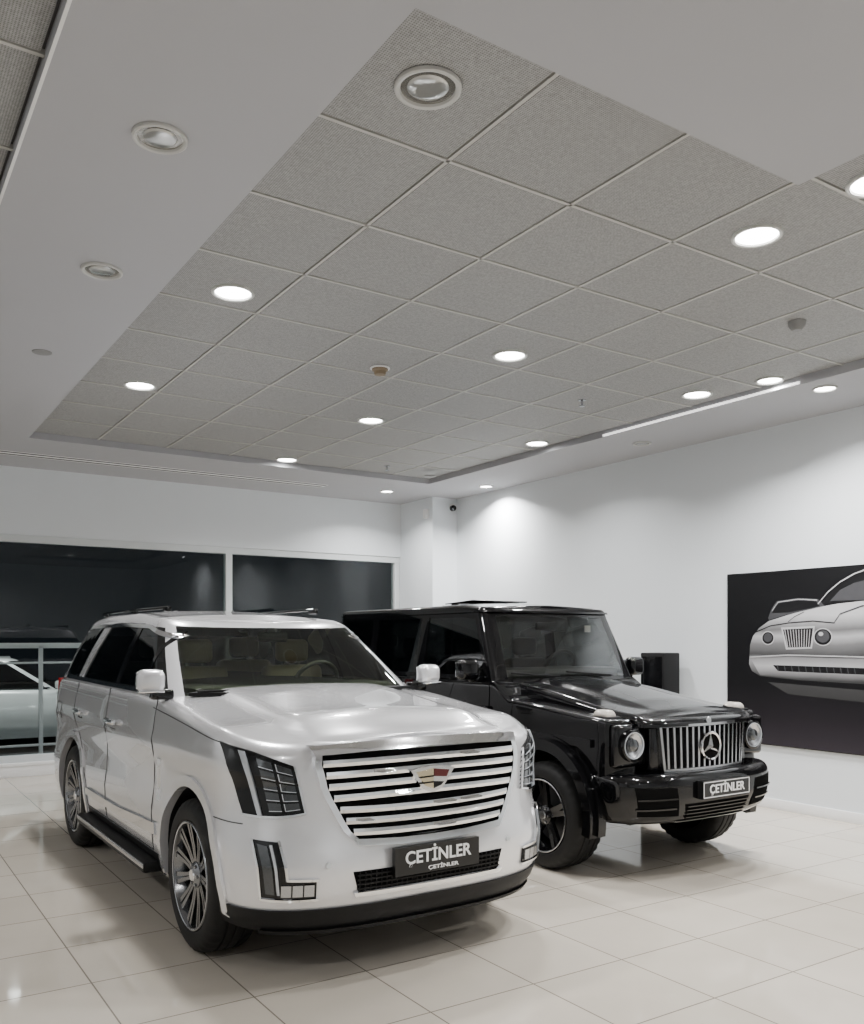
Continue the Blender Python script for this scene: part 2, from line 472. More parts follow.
# ================================================================ WHITE SUV
def white_suv(loc, rz=0):
    E = empty('suv', loc, rz); B = Builder(E)
    w = TS([(.24, .93), (.34, .985), (.5, 1.01), (.66, 1.015), (.82, .994), (.98, .994), (1.06, 1.018), (1.16, 1.0), (1.38, .965)])
    yf = TS([(.24, .10), (.34, .045), (.45, .01), (.6, 0.0), (.68, .02), (.76, .045), (1.0, .06), (1.12, .085), (1.2, .14), (1.38, .2)])
    yr = T([(.24, 4.74), (.5, 4.84), (.8, 4.84), (1.4, 4.76)])
    S = Shell(w, yf, .62, 3.1, yr, .30, 3.5, .24, 1.40)
    zsh = TS([(0, 1.165), (.15, 1.18), (.5, 1.235), (1.45, 1.33), (2.0, 1.345), (5.2, 1.36)])
    def crown(x, y):
        base = min(1, y/.5)*.035
        b = .030*min(1, max(0, (y-.05)/.4))*(1 if abs(x) < .58 else max(0, 1-(abs(x)-.58)/.05))
        return base+b/(max(.3, 1-(x/1.0)**2))
    def mf(kind, i, t, y):
        if kind == 'top': return 1 if y > 1.55 else 0
        if kind == 'bot': return 1
        return 0
    V, F, MI = S.build(.27, zsh, .9, .06, ROWS, crown, mf, M_=40)
    body = mkobj('body', V, F, [M['paintw'], M['blk']], MI, fix=True)
    ya, yb, R = .94, 3.886, .41
    cut_wells(body, [(sg*.62, sg*1.2, yy, R+.01, .475) for sg in (1, -1) for yy in (ya, yb)], M['blk'])
    body.parent = E
    gw = T([(1.28, .955), (1.36, .93), (1.60, .835), (1.78, .745), (1.90, .685)])
    gyf = T([(1.28, 1.38), (1.5, 1.68), (1.78, 2.06), (1.84, 2.16), (1.90, 2.28)])
    gyr = T([(1.28, 4.76), (1.6, 4.66), (1.90, 4.48)])
    G = Shell(gw, gyf, .34, 2.8, gyr, .22, 3.2, 1.26, 1.92, NF=32)
    gz = TS([(1.9, 1.805), (2.3, 1.84), (3.0, 1.885), (4.0, 1.885), (4.7, 1.845)])
    def gmf(kind, i, t, y):
        if kind == 'top': return 0
        if kind == 'bot': return 3
        if i < 24: return 0 if t >= .915 else 1
        if i < 27: return 0
        if i >= G.N-15 and t < .77 and t > .1: return 2
        if i >= G.N-17: return 0
        if t >= .87: return 0
        return 2
    V, F, MI = G.build(1.27, gz, 1.72, .055, ROWS, lambda x, y: .03*min(1, max(0, (y-2)/.4)), gmf, M_=24, bottom=False)
    mkobj('cabin', V, F, [M['paintw'], M['wshield'], M['tint'], M['blk']], MI, parent=E, fix=True)
    for m in (1, -1):
        fy = S.fy(m); fs = S.fs(m); gy = G.fy(m); gs = G.fs(m)
        for yy in (ya, yb):
            B.add('wheel_arch_lips', 'paintw', arch(fy, yy, R+.01, .468, .525, -12, 192, .014, .05))
        dz0 = .42
        for pts in ([(1.60, 1.33), (1.60, 1.0), (1.60, .7), (1.60, dz0)],
                    [(2.76, 1.34), (2.76, .9), (2.75, dz0)],
                    [(3.78, 1.34), (3.82, 1.1), (3.55, .82), (3.36, .6), (3.34, dz0)],
                    [(1.60, dz0), (3.34, dz0)]):
            B.add('panel_gaps', 'seamw', line(fy, pts, w=.005))
        if m == -1: B.add('fuel_flap', 'seamw', line(fy, [(4.30, 1.15), (4.48, 1.15), (4.48, .98), (4.30, .98), (4.30, 1.15)], w=.004, n=40))
        B.add('panel_gaps', 'seamw', line(fs, [(1.12, 1.168), (1.3, 1.185), (1.6, 1.215), (2.0, 1.25), (2.25, 1.27)], w=.005, off=.002, n=24))
        for hy in (2.55, 3.58):
            B.box('door_handles', 'chrome', (m*1.035, hy, 1.12), (.03, .23, .04), .014)
            B.box('handle_recesses', 'blk', (m*1.006, hy, 1.09), (.008, .16, .05), .003)
        B.add('lower_trim', 'chrome', patch(fy, [(1.50, .60), (2.4, .56), (3.32, .56)], [(1.50, .53), (2.4, .51), (3.32, .51)], off=.018, depth=.03, nu=14, nv=3))
        B.box('running_boards', 'blk', (m*.99, 2.42, .335), (.20, 1.80, .07), .02)
        B.box('running_boards', 'dchrome', (m*1.085, 2.42, .345), (.012, 1.78, .03), .004)
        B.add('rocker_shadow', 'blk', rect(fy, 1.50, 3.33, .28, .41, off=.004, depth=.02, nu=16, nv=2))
        B.add('fender_vents', 'chrome', patch(fy, [(1.44, .98), (1.52, .98)], [(1.44, .74), (1.50, .74)], off=.012, depth=.02, nu=3))
        B.add('belt_trim', 'chrome', patch(gy, [(1.75, 1.37), (3.3, 1.377), (4.6, 1.39)], [(1.75, 1.34), (3.3, 1.347), (4.6, 1.36)], off=.02, depth=.04, nu=20, nv=2))
        B.add('window_pillars', 'gblk', patch(gy, [(2.70, 1.80), (2.80, 1.80)], [(2.68, 1.36), (2.80, 1.36)], off=.006, nu=3, nv=8))
        B.add('window_pillars', 'paintw', patch(gy, [(3.62, 1.81), (3.80, 1.81)], [(3.86, 1.365), (3.98, 1.365)], off=.010, depth=.03, nu=3, nv=10))
        B.add('window_pillars', 'gblk', patch(gy, [(2.05, 1.70), (2.09, 1.74)], [(2.04, 1.36), (2.09, 1.36)], off=.006, nu=2, nv=8))
        B.add('window_trim', 'chrome', line(gy, [(2.05, 1.70), (2.5, 1.775), (3.2, 1.795), (4.2, 1.79), (4.46, 1.76)], w=.026, off=.012, depth=.02, n=24))
        B.box('roof_rails', 'gblk', (m*.60, 3.50, 1.915), (.035, 1.9, .02), .009)
        for ry in (2.6, 3.5, 4.4):
            B.box('roof_rails', 'gblk', (m*.60, ry, 1.90), (.032, .12, .035), .01)
        rot = Matrix.Rotation(m*.15, 3, 'Z')
        mx_ = 1.05 if m == -1 else .985
        mz = 1.44
        B.box('mirrors', 'paintw', (m*mx_, 1.50, mz), (.17, .12, .135), .045, rot, 4)
        B.box('mirror_arms', 'gblk', (m*(mx_-.08), 1.54, 1.355), (.14, .08, .06), .015)
        B.box('mirror_glass', 'chrome', (m*mx_, 1.565, mz), (.135, .008, .10), .003, rot)
        B.box('mirror_trim', 'chrome', (m*mx_, 1.495, mz-.062), (.155, .11, .016), .006, rot)
        # headlights
        top = [(.735, 1.07), (.83, 1.105), (.95, 1.145), (1.14, 1.176)]
        bot = [(.69, .845), (.78, .83), (.88, .825), (1.01, .835)]
        B.add('headlight_housings', 'gblk', patch(fs, top, bot, off=.010, depth=.03, nu=16, nv=10))
        for k in range(5):
            v0 = .08+.17*k
            for (u0, u1) in ((.09, .34), (.40, .60)):
                B.add('headlight_reflectors', 'led', patch(fs, *sub(top, bot, u0, u1, v0, v0+.12), off=.018, depth=.010, nu=5, nv=3))
                B.add('headlight_lenses', 'lens', patch(fs, *sub(top, bot, u0, u1, v0+.118, v0+.132), off=.022, depth=.014, nu=5, nv=1))
            B.add('headlight_lenses', 'lens', patch(fs, *sub(top, bot, .335, .35, v0, v0+.13), off=.022, depth=.014, nu=1, nv=3))
        B.add('light_blades', 'lens', patch(fs, *sub(top, bot, .72, .775, .03, .97), off=.022, depth=.014, nu=3, nv=10))
        B.add('light_trim', 'chrome', patch(fs, *sub(top, bot, -.0, .03, .0, 1.0), off=.02, depth=.02, nu=2, nv=10))
        B.add('light_trim', 'chrome', patch(fs, *sub(top, bot, .0, 1, .965, 1.0), off=.02, depth=.02, nu=12, nv=2))
        # fog / DRL cluster
        B.add('foglight_housings', 'gblk', patch(fs, [(.83, .715), (.96, .725)], [(.80, .445), (.93, .455)], off=.008, depth=.02, nu=6, nv=6))
        B.add('foglight_housings', 'gblk', rect(fs, .66, .86, .445, .53, off=.008, depth=.02))
        B.add('foglight_reflectors', 'led', patch(fs, [(.89, .70), (.94, .71)], [(.86, .47), (.905, .475)], off=.015, depth=.012, nu=4, nv=6))
        B.add('foglight_blades', 'lens', patch(fs, [(.865, .705), (.878, .706)], [(.835, .47), (.848, .47)], off=.02, depth=.017, nu=2, nv=6))
        for k in range(3):
            B.add('foglight_reflectors', 'dchrome', rect(fs, .672+.055*k, .72+.055*k, .46, .515, off=.018, depth=.012, nu=4, nv=3))
        B.add('foglight_trim', 'chrome', line(fs, [(.83, .725), (.80, .54), (.65, .535)], w=.012, off=.018, depth=.018))
        B.add('foglight_trim', 'chrome', line(fs, [(.65, .44), (.80, .438), (.93, .445)], w=.012, off=.018, depth=.018))
        B.add('foglight_trim', 'chrome', line(fs, [(.93, .445), (.965, .73)], w=.010, off=.014, depth=.014))
        B.add('bumper_crease', 'seamw', line(fs, [(1.02, .79), (1.12, .79), (1.28, .79)], w=.005))
        B.add('tail_lights', 'redl', patch(lambda a, z, o, m=m: (m*(.93+o*.3-(a)*.1), 4.81+o-(z-.9)*.1, z), [(0, 1.34), (.6, 1.34)], [(0, .80), (.6, .80)], off=.03, depth=.05, nu=3))
        for yy in (ya, yb):
            wheel(B, m*.865, yy, R, .275, .285, m, 'multi')
        seat(B, m*.40, 2.55, 1.18, 'beige'); seat(B, m*.40, 3.55, 1.20, 'beige')
    fx = S.fx()
    hw = T([(.70, .44), (.76, .50), (.95, .60), (1.08, .625), (1.125, .615)])
    zs = np.linspace(.70, 1.125, 9)
    for a, b in zip(zs[:-1], zs[1:]):
        B.add('grille_backing', 'seam', patch(fx, [(-hw(b), b), (hw(b), b)], [(-hw(a), a), (hw(a), a)], off=.006, depth=.02, nu=20, nv=1))
    nb = 7
    for k in range(nb):
        zc = .745+k*.0555
        wv = hw(zc)-.02
        P = [(q*wv, zc+.012*(1-q*q)*(-1 if k < 3 else .3)) for q in np.linspace(-1, 1, 17)]
        t = [(x, z+.018) for x, z in P]; mid = [(x, z+.002) for x, z in P]; b_ = [(x, z-.015) for x, z in P]
        B.add('grille_bars', 'chrome', patch(fx, t, mid, off=.036, depth=.030, nu=24, nv=1))
        def slant(x, z, o, zc=zc, wv=wv, k=k):
            zz = zc+.012*(1-(x/wv)**2)*(-1 if k < 3 else .3)
            return fx(x, z, o-.5*max(0, (zz+.002-z)))
        B.add('grille_bars', 'chrome', patch(slant, mid, b_, off=.036, depth=.030, nu=24, nv=2))
    B.add('grille_surround', 'chrome', patch(fx, [(-.66, 1.165), (-.3, 1.178), (0, 1.182), (.3, 1.178), (.66, 1.165)], [(-.64, 1.120), (-.3, 1.132), (0, 1.136), (.3, 1.132), (.64, 1.120)], off=.036, depth=.04, nu=24, nv=3))
    for m in (1, -1):
        pr = [(m*(hw(z)+.022), z) for z in np.linspace(.70, 1.13, 9)]; pi_ = [(m*(hw(z)-.012), z) for z in np.linspace(.70, 1.13, 9)]
        B.add('grille_surround', 'chrome', patch(fx, pr, pi_, off=.034, depth=.035, nu=16, nv=2))
    B.add('grille_surround', 'chrome', patch(fx, [(-.46, .715), (-.2, .700), (0, .697), (.2, .700), (.46, .715)], [(-.45, .685), (-.2, .668), (0, .665), (.2, .668), (.45, .685)], off=.034, depth=.035, nu=24, nv=3))
    cx = lambda x, z, o: (x, .025-o, z)
    B.add('crest_frame', 'chrome', patch(cx, [(-.14, 1.022), (-.07, 1.034), (0, 1.040), (.07, 1.034), (.14, 1.022)], [(-.065, .925), (-.03, .911), (0, .903), (.03, .911), (.065, .925)], off=.02, depth=.03, nu=8, nv=4))
    B.add('crest_field', 'gold', patch(cx, [(-.105, 1.012), (0, 1.026), (0, 1.026)], [(-.052, .94), (0, .922), (0, .922)], off=.025, depth=.006, nu=4, nv=4))
    B.add('crest_field', 'emred', patch(cx, [(.005, 1.024), (.103, 1.012)], [(.005, .985), (.085, .978)], off=.025, depth=.006, nu=4, nv=4))
    B.add('crest_field', 'gblk', patch(cx, [(.005, .960), (.068, .954)], [(.005, .924), (.05, .938)], off=.025, depth=.006, nu=4, nv=4))
    for z in (.955, .985):
        B.add('crest_bars', 'gblk', patch(cx, [(-.088, z+.004), (0, z+.006)], [(-.085, z-.004), (0, z-.002)], off=.028, depth=.005, nu=2, nv=1))
    B.add('lower_intake', 'seam', patch(fx, [(-.47, .555), (.47, .555)], [(-.44, .455), (.44, .455)], off=.006, depth=.02, nu=16, nv=3))
    for k in range(4):
        B.add('lower_intake_bars', 'blk', rect(fx, -.45, .45, .467+k*.022, .474+k*.022, off=.014, depth=.01, nu=16, nv=1))
    for k in range(30):
        x = -.44+k*.0303
        B.add('lower_intake_bars', 'blk', rect(fx, x, x+.005, .46, .55, off=.012, depth=.008, nu=1, nv=2))
    B.add('intake_trim', 'chrome', patch(fx, [(-.47, .454), (0, .450), (.47, .454)], [(-.46, .432), (0, .428), (.46, .432)], off=.018, depth=.02, nu=16, nv=2))
    B.add('plate', 'plate', rect(cx, -.265, .265, .515, .655, off=.07, depth=.03, nu=2, nv=2))
    fs1 = S.fs(1)
    B.add('front_lip', 'blk', rect(fs1, -1.20, 1.20, .265, .385, off=.012, depth=.04, nu=60, nv=4))
    B.add('front_skid', 'blk', rect(fs1, -.9, .9, .255, .275, off=.03, depth=.08, nu=40, nv=2))
    for x in (-.60, .52): B.add('parking_sensors', 'frame', revolve([(0, .014), (-.003, .014), (-.003, 0)], 12, 'y', (x, fx(x, .60, .003)[1], .60)))
    for sx in (-1, 1):
        V, F = rbox((sx*.36-.1, 1.49, 1.368), (.62, .018, .014), .004, Matrix.Rotation(.10, 3, 'Z'))
        B.add('wipers', 'blk', (V, F))
    B.add('cowl', 'blk', patch(lambda x, y, o: (x, y, 1.352+o), [(-.72, 1.60), (-.4, 1.44), (0, 1.40), (.4, 1.44), (.72, 1.60)], [(-.82, 1.48), (-.4, 1.33), (0, 1.30), (.4, 1.33), (.82, 1.48)], off=.01, depth=.02, nu=24, nv=3))
    B.box('dashboard', 'dleather', (0, 1.78, 1.34), (1.5, .42, .10), .04)
    B.box('dashboard_trim', 'beige', (0, 1.98, 1.33), (1.5, .05, .07), .02)
    steering(B, .38, 2.12, 1.36)
    B.box('rear_view_mirror', 'blk', (0, 2.06, 1.70), (.24, .03, .07), .015)
    B.box('headliner', 'beige', (0, 3.4, 1.80), (1.22, 2.0, .02), .008)
    B.box('roof_fin', 'paintw', (0, 4.3, 1.92), (.05, .18, .05), .02)
    B.box('tailgate_trim', 'chrome', (0, 4.85, 1.02), (1.2, .03, .05), .01)
    B.box('rear_bumper', 'paintw', (0, 4.80, .50), (1.8, .2, .25), .06)
    B.box('underbody', 'blk', (0, 2.43, .24), (1.1, 4.05, .10), .02)
    B.commit()
    text('ÇETİNLER', .088, (0, .025-.0725, .597), E, 'plate_text', 'ptext', sx=1.02)
    text('ÇETİNLER', .026, (.03, .025-.0725, .537), E, 'plate_subtext', 'ptext', sx=1.6)
    return E

# ================================================================ BLACK OFF-ROADER
def black_suv(loc, rz=0):
    E = empty('suv', loc, rz); B = Builder(E)
    w = T([(.40, .80), (.6, .815), (1.0, .815), (1.40, .80)])
    S = Shell(w, T([(.4, .13), (1.4, .13)]), .12, 4.5, T([(.4, 4.35), (1.4, 4.35)]), .08, 5, .40, 1.42)
    zsh = TS([(.1, 1.125), (.2, 1.135), (1.25, 1.215), (1.46, 1.35), (4.4, 1.36)])
    def mf(kind, i, t, y):
        if kind == 'top': return 1 if y > 1.5 else 0
        return 1 if kind == 'bot' else 0
    V, F, MI = S.build(.50, zsh, .9, .03, ROWS, lambda x, y: .0, mf, M_=20)
    body = mkobj('body', V, F, [M['paintb'], M['blk']], MI, fix=True)
    ya, yb, R = .76, 3.61, .392
    cut_wells(body, [(sg*.50, sg*1.2, yy, R+.03, .455) for sg in (1, -1) for yy in (ya, yb)], M['blk'])
    body.parent = E
    hwf = T([(1.0, .60), (1.5, .60)])
    HB = Shell(hwf, T([(1.0, -.03), (1.1, -.03), (1.2, .0), (1.5, .02)]), .16, 3.2, T([(1.0, 1.45), (1.5, 1.45)]), .03, 5, .74, 1.5, NS=30)
    hz = TS([(.0, 1.135), (.15, 1.165), (1.3, 1.315), (1.5, 1.335)])
    bul = lambda y: .03*min(1, max(0, (y-.1)/.3))
    V, F, MI = HB.build(1.075, hz, 1.1, .045, ROWS, lambda x, y: .02+(bul(y) if abs(x) < .33 else max(0, 1-(abs(x)-.33)/.06)*bul(y)), lambda *a: 0, M_=36)
    mkobj('bonnet', V, F, [M['paintb']], MI, parent=E, fix=True)
    G = Shell(T([(1.33, .80), (1.95, .715), (2.0, .71)]), T([(1.33, 1.42), (1.88, 1.67), (1.95, 1.69), (2.0, 1.69)]), .10, 4.0, T([(1.33, 4.34), (1.95, 4.26), (2.0, 4.26)]), .08, 5, 1.32, 2.0, NF=32)
    gz = TS([(1.6, 1.96), (1.9, 1.985), (4.3, 1.985)])
    iA = int(G.NF*.80)
    def gmf(kind, i, t, y):
        if kind == 'top': return 0
        if i < iA: return 0 if (t >= .88 or t < .04) else 1
        if i < G.NF+1: return 0
        if i >= G.N-1-int(G.NR*.85): return 2 if .1 < t < .83 else 0
        if i >= G.N-1-G.NR-2: return 0
        return 0 if (t >= .83 or t < .04) else 2
    V, F, MI = G.build(1.335, gz, 1.6, .035, ROWS, lambda x, y: .022, gmf, M_=20, bottom=False)
    mkobj('cabin', V, F, [M['paintb'], M['wshield2'], M['tint']], MI, parent=E, fix=True)
    gs = G.fs(1)
    L = G.out(1.92)[2][-1]
    B.add('roof_gutter', 'gblk', rect(gs, -L+.02, L-.02, 1.915, 1.932, off=.022, depth=.03, nu=120, nv=1))
    for m in (1, -1):
        fy = S.fy(m); fs = S.fs(m); gy = G.fy(m)
        for yy in (ya, yb):
            ff = lambda y, z, off, m=m: (m*(.80+off), y, z)
            B.add('wheel_flares', 'gblk', arch(ff, yy, R+.03, .45, .53, -12, 192, .10, .12))
            B.add('wheel_flares', 'gblk', arch(ff, yy, R+.03, .46, .56, -10, 190, .05, .07))
        for pts in ([(1.50, 1.34), (1.50, .55)], [(2.56, 1.34), (2.56, .55)], [(3.46, 1.34), (3.46, .95), (3.22, .75), (3.14, .55)], [(1.5, .55), (3.14, .55)]):
            B.add('panel_gaps', 'seam', line(fy, pts, w=.008))
        B.add('rub_strips', 'gblk', rect(fy, .30, 4.28, .93, .985, off=.022, depth=.03, nu=30, nv=3))
        B.add('rub_strip_chrome', 'dchrome', rect(fy, 1.4, 4.26, .955, .962, off=.026, depth=.01, nu=30, nv=1))
        for hy in (2.42, 3.34):
            B.box('door_handles', 'gblk', (m*.845, hy, 1.14), (.04, .15, .035), .012)
            B.add('door_locks', 'dchrome', revolve([(0, .02), (.02, .018), (.022, 0)], 14, 'x', (m*.83, hy+.12, 1.14), m))
        for hy in (1.53, 2.60):
            for hz_ in (.72, 1.12):
                B.box('hinges', 'gblk', (m*.828, hy, hz_), (.03, .09, .05), .01)
        for (y0, y1) in ((2.50, 2.62), (3.40, 3.52)):
            B.add('window_pillars', 'paintb', rect(gy, y0, y1, 1.35, 1.88, off=.008, depth=.02, nu=2, nv=8))
        B.add('window_trim', 'gblk', rect(gy, 1.75, 4.2, 1.355, 1.385, off=.012, depth=.02, nu=20, nv=2))
        B.box('side_steps', 'blk', (m*.86, 2.18, .43), (.18, 1.75, .06), .02)
        B.box('side_steps', 'dchrome', (m*.86, 2.18, .464), (.12, 1.6, .006), .002)
        B.box('rocker_panels', 'gblk', (m*.77, 2.18, .50), (.08, 1.85, .12), .02)
        for e in (0, 1):
            B.add('exhaust_tips', 'chrome', revolve([(-.05, .032), (.05, .034), (.05, .028), (-.04, .026)], 20, 'x', (m*.90, 2.95+e*.09, .37), m))
        rot = Matrix.Rotation(m*.12, 3, 'Z')
        B.box('mirrors', 'paintb', (m*.95, 1.60, 1.44), (.18, .12, .17), .045, rot, 4)
        B.box('mirror_arms', 'gblk', (m*.86, 1.61, 1.36), (.12, .06, .05), .015)
        B.box('mirror_glass', 'chrome', (m*.95, 1.663, 1.44), (.14, .008, .12), .003, rot)
        hx, hzz = m*.645, .955
        B.box('headlight_panels', 'paintb', (hx, .13, .95), (.30, .06, .30), .03, None, 3)
        B.add('headlight_rings', 'gblk', revolve([(.0, .112), (-.03, .110), (-.035, .098), (-.02, .090)], 40, 'y', (hx, .10, hzz)))
        B.add('headlight_bowls', 'dchrome', revolve([(-.006, .092), (.012, .06), (.016, .045)], 40, 'y', (hx, .08, hzz)))
        B.add('headlight_lenses', 'led', revolve([(.012, .048), (-.012, .043), (-.02, .025), (-.022, 0)], 32, 'y', (hx, .08, hzz)))
        B.add('headlight_drl', 'lens', revolve([(-.012, .096), (-.02, .092), (-.018, .086), (-.006, .084)], 40, 'y', (hx, .085, hzz)))
        B.box('turn_signals', 'amber', (m*.70, .30, 1.162), (.12, .17, .06), .03, None, 4, taper=(.8, .7))
        B.box('turn_signal_bases', 'blk', (m*.70, .31, 1.135), (.14, .21, .022), .01)
        for yy in (ya, yb):
            wheel(B, m*.755, yy, R, .285, .265, m, 'five')
        seat(B, m*.36, 2.45, 1.20, 'dleather'); seat(B, m*.36, 3.3, 1.20, 'dleather')
        B.box('tail_lights', 'redl', (m*.72, 4.37, .98), (.12, .05, .26), .015)
        V, F = rbox((m*.30-.08, 1.425, 1.39), (.55, .02, .016), .005, Matrix.Rotation(.06, 3, 'Z') @ Matrix.Rotation(.08, 3, 'Y'))
        B.add('wipers', 'blk', (V, F))
    BP = Shell(TS([(.40, .75), (.46, .80), (.60, .825), (.70, .825), (.77, .81)]), TS([(.40, -.03), (.46, -.10), (.58, -.13), (.70, -.13), (.77, -.10)]), .40, 2.9, T([(.38, .34), (.78, .34)]), .02, 8, .38, .78, NS=4, NR=6)
    V, F, MI = BP.build(.415, lambda y: .76, .6, .03, ROWS, lambda x, y: 0.0, lambda *a: 0, M_=8)
    mkobj('front_bumper', V, F, [M['paintb']], MI, parent=E, fix=True)
    bx = BP.fx(); bs = BP.fs(1)
    B.add('bumper_intake', 'seam', patch(bx, [(-.34, .55), (.34, .55)], [(-.30, .44), (.30, .44)], off=.004, depth=.01, nu=10, nv=3))
    for k in range(4):
        B.add('bumper_bars', 'gblk', rect(bx, -.32, .32, .45+k*.026, .457+k*.026, off=.014, depth=.012, nu=10, nv=1))
    B.add('bumper_lip', 'dchrome', rect(bx, -.36, .36, .415, .425, off=.015, depth=.03, nu=12, nv=1))
    for m in (1, -1):
        bsm = BP.fs(m)
        B.add('bumper_intake', 'seam', patch(bsm, [(.42, .67), (.74, .68)], [(.38, .47), (.70, .48)], off=.004, depth=.01, nu=8, nv=3))
        for k in range(2):
            B.add('bumper_bars', 'gblk', rect(bsm, .42, .72, .52+k*.07, .532+k*.07, off=.014, depth=.012, nu=8, nv=1))
    B.box('grille_housing', 'paintb', (0, .10, .92), (1.02, .12, .34), .03, None, 3)
    gf = lambda x, z, o: (x, -.01+.05*(abs(x)/.43)**2-o, z)
    B.add('grille_backing', 'seam', patch(gf, [(-.44, 1.075), (-.2, 1.075), (0, 1.075), (.2, 1.075), (.44, 1.075)], [(-.41, .775), (-.2, .775), (0, .775), (.2, .775), (.41, .775)], off=.008, depth=.05, nu=16, nv=3))
    fr = [(-.445, 1.08), (0, 1.08), (.445, 1.08), (.41, .77), (0, .77), (-.41, .77), (-.445, 1.08)]
    B.add('grille_frame', 'dchrome', line(gf, fr, w=.018, off=.03, depth=.04, n=120))
    for k in range(15):
        x = -.392+k*.056
        B.add('grille_slats', 'dchrome', patch(gf, [(x-.008, 1.068), (x+.008, 1.068)], [(x*.97-.008, .782), (x*.97+.008, .782)], off=.032, depth=.03, nu=2, nv=4))
    B.add('star_emblem', 'chrome', revolve([(-.0, .105), (-.012, .105), (-.018, .098), (-.012, .088), (0, .088)], 48, 'y', (0, -.045, .925)))
    B.add('star_backing', 'seam', revolve([(0.004, .09), (-.002, .09), (-.002, 0)], 40, 'y', (0, -.045, .925)))
    for k in range(3):
        a = pi/2+2*pi*k/3; ca, sa = math.cos(a), math.sin(a)
        V = [(ca*.094, -.05, .925+sa*.094), (-sa*.022, -.048, .925+ca*.022), (0, -.072, .925), (sa*.022, -.048, .925-ca*.022), (0, -.04, .925)]
        F = [[0, 1, 2], [0, 2, 3], [1, 0, 4], [3, 4, 0], [1, 4, 2], [2, 4, 3]]
        B.add('star_points', 'chrome', (V, F))
    B.add('bonnet_badge', 'dchrome', revolve([(0, .026), (-.006, .024), (-.008, 0)], 20, 'y', (0, -.03, 1.105)))
    pf = lambda x, z, o: (x+.02, -.145-o, z)
    B.add('plate', 'plate', rect(pf, -.25, .25, .58, .705, off=.03, depth=.05, nu=1, nv=1))
    B.add('plate_border', 'ptext', line(pf, [(-.243, .59), (.243, .59), (.243, .695), (-.243, .695), (-.243, .59)], w=.006, off=.0312, depth=.002, n=64))
    B.box('dashboard', 'dleather', (0, 1.72, 1.38), (1.4, .34, .12), .04)
    steering(B, .36, 1.98, 1.42)
    B.box('rear_view_mirror', 'blk', (0, 1.74, 1.80), (.24, .03, .07), .015)
    B.box('sunroof', 'gblk', (.06, 2.70, 2.040), (.66, .46, .012), .005, Matrix.Rotation(-.04, 3, 'X'))
    for sx in (-.24, .36): B.box('sunroof_struts', 'blk', (sx, 2.80, 2.022), (.02, .10, .03), .004)
    B.box('sunroof_frame', 'blk', (.06, 2.70, 2.010), (.70, .50, .012), .004)
    B.box('inspection_sticker', 'amber', (.42, 1.66, 1.78), (.07, .004, .06), .001)
    B.add('spare_wheel_cover', 'gblk', revolve([(0, .36), (.16, .37), (.2, .34), (.21, 0)], 48, 'y', (0, 4.38, 1.05)))
    B.add('spare_wheel_ring', 'dchrome', revolve([(.02, .375), (.14, .382), (.15, .37)], 48, 'y', (0, 4.38, 1.05)))
    B.box('rear_bumper', 'gblk', (0, 4.36, .56), (1.7, .2, .2), .05)
    B.box('underbody', 'blk', (0, 2.2, .42), (.9, 3.8, .16), .02)
    B.commit()
    text('ÇETİNLER', .083, (.02, -.1775, .642), E, 'plate_text', 'ptext', sx=.97)
    return E

# ================================================================ SEDAN OUTSIDE
def sedan(loc, rz):
    E = empty('parked_sedan', loc, rz); B = Builder(E)
    w = TS([(.2, .82), (.35, .88), (.6, .90), (.75, .88), (.95, .84)])
    S = Shell(w, TS([(.2, .08), (.5, 0), (.8, .1)]), .5, 2.8, TS([(.2, 4.62), (.5, 4.7), (.95, 4.6)]), .45, 3, .2, 1.0)
    zsh = TS([(0, .74), (.6, .84), (1.2, .94), (3.9, .98), (4.7, .96)])
    V, F, MI = S.build(.22, zsh, .6, .08, ROWS, lambda x, y: .04*min(1, y/.5), lambda *a: 0, M_=16)
    body = mkobj('body', V, F, [M['paints'], M['blk']], MI, fix=True)
    cut_wells(body, [(sg*.55, sg*1.2, yy, .32, .36) for sg in (1, -1) for yy in (.88, 3.6)], M['blk'])
    body.parent = E
    G = Shell(T([(.9, .80), (1.42, .56)]), T([(.9, 1.25), (1.42, 2.0)]), .3, 2.8, T([(.9, 4.15), (1.42, 3.5)]), .3, 2.8, .9, 1.45)
    def gmf(k, i, t, y): return 0 if (k == 'top' or t > .88 or (24 < i < 28)) else 1
    V, F, MI = G.build(.93, lambda y: 1.42, 1.3, .06, ROWS, lambda x, y: .03, gmf, bottom=False)
    mkobj('cabin', V, F, [M['paints'], M['tint']], MI, parent=E, fix=True)
    for m in (1, -1):
        fy = S.fy(m); gy = G.fy(m)
        for yy in (.88, 3.6): wheel(B, m*.76, yy, .32, .21, .23, m, 'multi')
        B.add('panel_gaps', 'seam', line(fy, [(1.35, .92), (1.35, .35)])); B.add('panel_gaps', 'seam', line(fy, [(2.4, .95), (2.4, .35)])); B.add('panel_gaps', 'seam', line(fy, [(3.3, .93), (3.2, .6)]))
        B.add('window_pillars', 'gblk', rect(gy, 2.4, 2.48, .96, 1.36, off=.006, nu=2))
        B.add('belt_trim', 'chrome', rect(gy, 1.6, 3.8, .965, .98, off=.02, depth=.03, nu=14, nv=1))
        B.box('mirrors', 'paints', (m*.95, 1.5, 1.02), (.2, .1, .13), .04)
        B.add('headlights', 'lens', rect(S.fs(m), .62, 1.0, .58, .70, off=.01, depth=.02))
    B.add('grille', 'gblk', rect(S.fx(), -.4, .4, .42, .66, off=.01, depth=.02))
    B.commit(); return E

